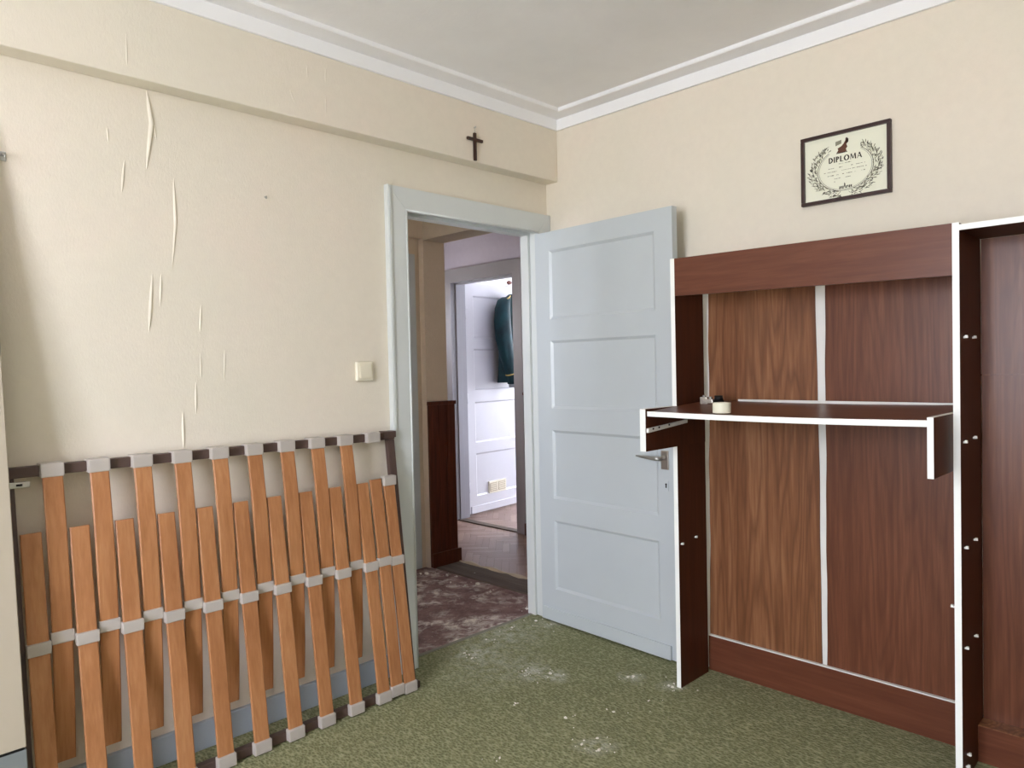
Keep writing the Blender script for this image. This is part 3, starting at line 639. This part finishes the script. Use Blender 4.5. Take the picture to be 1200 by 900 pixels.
# ------------------------------------------------------------ things on the shelf
tp = obj('tape_roll', lathe(B(), [(.019, 0), (.0305, 0), (.032, .0015), (.032, .036), (.0305, .0375), (.019, .0375)], 32), 'tape', None, False)
tp.location = (-.505, -1.283, tz(-.505)-.002); tag(tp, 'roll of cream adhesive tape lying on the pull-out shelf', 'tape roll')
hg = empty('cabinet_hinge', (-.225, -1.098, tz(-.225)-.0035), 'small metal cabinet hinge lying behind the tape roll', 'hinge', .1)
bm = B(); cyl(bm, (.0, -.016, .0), (.0, -.016, .016), .021, n=24); cyl(bm, (.0, -.016, .016), (.0, -.016, .036), .018, .016, n=20); obj('hinge_cup', bm, 'black', hg, True)
bm = B(); box(bm, -.013, .013, .004, .052, .004, .022, .004); box(bm, -.012, .012, .030, .060, .0, .030, .003); obj('hinge_arm', bm, 'nickel', hg)
obj('screw', cyl(B(), (0, .018, .020), (0, .018, .031), .007, n=12), 'metal', hg, True); obj('screw', cyl(B(), (0, .046, .028), (0, .046, .037), .007, n=12), 'metal', hg, True)

# ------------------------------------------------------------ diploma
DYC, DZC, DW, DH = -1.5355, 2.062, .329, .2645
dp = empty('diploma', (0, DYC, DZC-DH/2), 'framed cream diploma with leaf wreath and dark brown frame', 'diploma')
fw = .0135
def db(name, x0, x1, y0, y1, z0, z1, mat, par=dp, bev=0): return obj(name, box(B(), x0, x1, y0, y1, z0+DH/2, z1+DH/2, bev), mat, par)
for z0, z1 in ((-DH/2, -DH/2+fw), (DH/2-fw, DH/2)): db('frame_bar', -.020, -.001, -DW/2, DW/2, z0, z1, 'frame', dp, .0025)
for y0, y1 in ((-DW/2, -DW/2+fw), (DW/2-fw, DW/2)): db('frame_bar', -.020, -.001, y0, y1, -DH/2+fw, DH/2-fw, 'frame', dp, .0025)
ps = db('paper', -.008, -.002, -DW/2+.004, DW/2-.004, -DH/2+.004, DH/2-.004, 'paper')
PX = -.0086
def flat(polys, mat, name):
    bm = B()
    for poly in polys:   # (u to the right as seen, v up)
        try: bm.faces.new([bm.verts.new((PX, -u, v+DH/2)) for u, v in poly])
        except Exception: pass
    me = bpy.data.meshes.new(name); bm.to_mesh(me); bm.free(); return link(name, me, mat, ps)
def letters(word, h, u0, v0, gap):
    """roman capitals drawn as flat strokes: thick stems, thin hairlines"""
    T_, t_ = .21, .10; u = u0
    def bar(u, xa, ya, xb, yb, w): return [(u+(xa-w/2)*h, v0+ya*h), (u+(xa+w/2)*h, v0+ya*h), (u+(xb+w/2)*h, v0+yb*h), (u+(xb-w/2)*h, v0+yb*h)]
    def hbar(u, xa, xb, y): return [(u+xa*h, v0+y*h), (u+xb*h, v0+y*h), (u+xb*h, v0+(y+t_)*h), (u+xa*h, v0+(y+t_)*h)]
    def bowl(u, cx, cy, rx, ry, a0, a1, n=18):
        q = []
        for i in range(n):
            P_ = []
            for r, a in ((1, i), (1, i+1), (0, i+1), (0, i)):
                t = a0+(a1-a0)*a/n; k_ = T_*abs(math.cos(t))+t_*abs(math.sin(t))
                P_.append((u+(cx+(rx-(0 if r else k_))*math.cos(t))*h, v0+(cy+(ry-(0 if r else k_))*math.sin(t))*h))
            q.append(P_)
        return q
    hp = math.pi/2
    for ch in word:
        if ch == 'D': q = [bar(u, .12, 0, .12, 1, T_)]+bowl(u, .2, .5, .55, .5, -hp, hp); w = .80
        elif ch == 'I': q = [bar(u, .12, 0, .12, 1, T_)]; w = .28
        elif ch == 'P': q = [bar(u, .12, 0, .12, 1, T_)]+bowl(u, .2, .73, .38, .27, -hp, hp); w = .63
        elif ch == 'L': q = [bar(u, .12, 0, .12, 1, T_), hbar(u, .12, .55, 0)]; w = .58
        elif ch == 'O': q = bowl(u, .47, .5, .47, .5, 0, 4*hp, 36); w = .98
        elif ch == 'M': q = [bar(u, .08, 0, .16, 1, t_), bar(u, .18, 1, .50, .12, T_*.85), bar(u, .50, .12, .82, 1, t_), bar(u, .92, 0, .84, 1, T_)]; w = 1.06
        else: q = [bar(u, .06, 0, .42, 1, t_), bar(u, .76, 0, .40, 1, T_), hbar(u, .22, .62, .28)]; w = .9
        flat(q, 'ink', 'lettering'); u += w*h+gap
    return u
letters('DIPLOMA', .0215, -.0600, .0165, .0018)
# ring bands of the wreath
def band(r0, r1, a0, a1, cx=0, cz=-.012, n=40, sy=.80):
    out = []
    for i in range(n):
        t0 = a0+(a1-a0)*i/n; t1 = a0+(a1-a0)*(i+1)/n
        out.append([(cx+r*math.cos(t), cz+sy*r*math.sin(t)) for r, t in ((r0, t0), (r1, t0), (r1, t1), (r0, t1))])
    return out
rd = math.radians
flat(band(.1015, .1035, rd(-235), rd(55))+band(.0965, .0975, rd(-235), rd(55)), 'ink', 'printed_ring')
leaves = []; leaves2 = []; rr = random.Random(2)
def leaf(cu, cv, a, ln_, wd):
    pts = []
    for f, s_ in ((0, 0), (.25, .8), (.55, 1), (.8, .6), (1, 0), (.8, -.6), (.55, -1), (.25, -.8)):
        pts.append((cu+ln_*f*math.cos(a)-wd*s_*math.sin(a), cv+ln_*f*math.sin(a)+wd*s_*math.cos(a)))
    return pts
for sgn in (-1, 1):
    for i in range(190):
        t = rd(-84)+rd(142)*(i/189); r = .103+rr.uniform(-.001, .030)
        u = sgn*r*math.cos(t); v = -.012+.80*r*math.sin(t)
        a = t+rd(70)+rr.uniform(-.9, .7); a = a if sgn > 0 else math.pi-a
        (leaves if rr.random() < .34 else leaves2).append(leaf(u, v, a, rr.uniform(.008, .017), rr.uniform(.0009, .0020)))
flat(leaves, 'ink', 'printed_leaves'); flat(leaves2, 'ink_light', 'printed_leaves')
# emblem above the word: shield block and plumed figure
flat([[(-.034, .078), (-.012, .084), (-.012, .098), (-.034, .094)]], 'ink_light', 'printed_emblem')
flat([[(-.030, .052), (-.010, .050), (.008, .052), (.004, .060), (.010, .068), (.006, .078), (.012, .086), (.010, .098), (.004, .104), (.002, .092), (-.004, .082), (-.012, .074), (-.026, .068), (-.024, .060)]], 'ink_brown', 'printed_emblem')
flat([[(.004, .082), (.013, .084), (.014, .096), (.008, .104), (.006, .094)]], 'ink', 'printed_emblem'); flat([[(-.032, .048), (.01, .048), (.008, .051), (-.03, .051)]], 'ink', 'printed_emblem')
# written lines
lines = []; rr = random.Random(7)
for (v, u0, u1, den) in ((.009, -.022, .022, .8), (-.004, -.07, .075, .5), (-.017, -.078, .082, .7), (-.031, -.072, .07, .55), (-.045, -.045, .03, .5), (-.056, -.04, .0, .4)):
    u = u0
    while u < u1:
        l_ = rr.uniform(.002, .007)
        if rr.random() < den: h = rr.uniform(.0006, .0022); lines.append([(u, v-h), (u+l_, v-h*.6), (u+l_, v+h*.7), (u, v+h)])
        u += l_+.0012
flat(lines, 'ink_light', 'handwriting')
flat([[(-.022+i*.006, -.086+(.008 if i in (2, 3, 5) else .003)*(i % 2)), (-.018+i*.006, -.088), (-.017+i*.006, -.078+(.008 if i in (3,) else 0)), (-.021+i*.006, -.076+(.012 if i == 3 else 0))] for i in range(8)], 'ink', 'printed_emblem')

# ------------------------------------------------------------ crucifix, switch, hooks
cx = empty('wall_cross', (-.584, -BD, 2.285), 'small dark wooden cross hanging on the beam above the doorway', 'cross')
obj('upright', box(B(), -.0075, .0075, -.012, -.001, 0, .128, .0025), 'cross', cx); obj('crossbar', box(B(), -.048, .048, -.013, -.0015, .090, .1035, .0025), 'cross', cx)
bm = B(); cyl(bm, (0, 0, .152), (0, -.012, .154), .002, n=8); cyl(bm, (0, -.012, .154), (0, -.014, .154), .004, n=10); tube(bm, [(0, -.007, .126), (0, -.009, .142), (0, -.010, .153)], .0015, 6); obj('nail', bm, 'metal', cx)
sw = empty('light_switch', (-1.1655, 0, 1.32), 'square cream light switch left of the doorway', 'switch')
obj('plate', box(B(), -.042, .042, -.016, 0, -.042, .042, .009, 3), 'switch', sw)
bm = B(); hexa(bm, [(x, y, z) for x in (-.029, .029) for y, z in ((-.026, -.026), (-.020, .030), (-.010, -.028), (-.010, .031))][0:0] or [(x, y, z) for x in (-.029, .029) for (yy, ) in ((0,), (1,)) for y, z in (((-.025, -.027), (-.0195, .030)) if yy == 0 else ((-.010, -.027), (-.010, .030)))])
bmesh.ops.bevel(bm, geom=bm.edges[:], offset=.002, segments=2, affect='EDGES'); obj('rocker', bm, 'switch', sw)
hk = empty('wall_hook', (-2.402, 0, 1.983), 'bright metal screw hook on the wall, upper left edge', 'hook')
bm = B(); box(bm, -.012, .012, -.003, 0, -.014, .014, .002); obj('hook_plate', bm, 'metal', hk)
bm = B(); tube(bm, [(0, -.002, .004), (0, -.020, .004), (0, -.030, -.002), (.002, -.034, -.010), (.003, -.032, .002)], .0032); obj('hook_arm', bm, 'metal', hk, True)
sh = empty('bent_nail', (-1.580, 0, 1.985), 'tiny bent nail sticking out of the wallpaper', 'nail')
bm = B(); tube(bm, [(0, 0, 0), (.001, -.012, .001), (-.003, -.018, -.006)], .0022, 6); obj('shank', bm, 'metal', sh, True)
bm = B(); cyl(bm, (-.003, -.018, -.006), (-.0035, -.0195, -.007), .0042, n=10); obj('nail_head', bm, 'metal', sh, True)

# ------------------------------------------------------------ plaster crumbs trodden over carpet and bare floor
CR = [(-.516, -.014), (-.488, -.045), (-.698, -.06), (-.696, -.093), (-.714, -.131), (-.642, -.402), (-.657, -.437), (-.658, -.397), (-.628, -.52), (-.595, -.505), (-.892, -.588), (-.846, -.809), (-.688, -.913), (-.883, -.989), (-.941, -1.043), (-.951, -.975), (-1.207, -.828), (-.378, -.782), (-.4, -.771), (-.353, -.942), (-.357, -.961), (-.326, -.949), (-.152, -.11), (-.168, -.017), (-.32, .006), (-.523, -.958), (0.0, 1.11), (-.026, 1.14), (.062, .979), (.09, .919), (-.005, .728), (.07, .695), (.018, .525), (-.018, .849), (-.055, .154), (.203, .875)]
bm = B(); rr = random.Random(5)
def crumb(x, y, r):
    m = Matrix.Translation((x, y, (0 if y < .07 else -.006)+r*.45)) @ Matrix.Rotation(rr.uniform(0, 6), 4, 'Z') @ Matrix.Diagonal((1.3, rr.uniform(.6, 1), .7, 1))
    g = bmesh.ops.create_icosphere(bm, subdivisions=1, radius=r, matrix=m)
    for v_ in g['verts']: v_.co += Vector((rr.uniform(-1, 1), rr.uniform(-1, 1), rr.uniform(-.3, 1)))*r*.22
for x, y in CR:
    crumb(x, y, rr.uniform(.0035, .0068) if y < .07 else rr.uniform(.007, .016))
    for q in range(3): crumb(x+rr.gauss(0, .035), y+rr.gauss(0, .035), rr.uniform(.0015, .0035))
cb = obj('plaster_crumbs', bm, 'crumb'); tag(cb, 'scattered white plaster crumbs on the carpet and bare hall floor', 'debris', 'stuff')
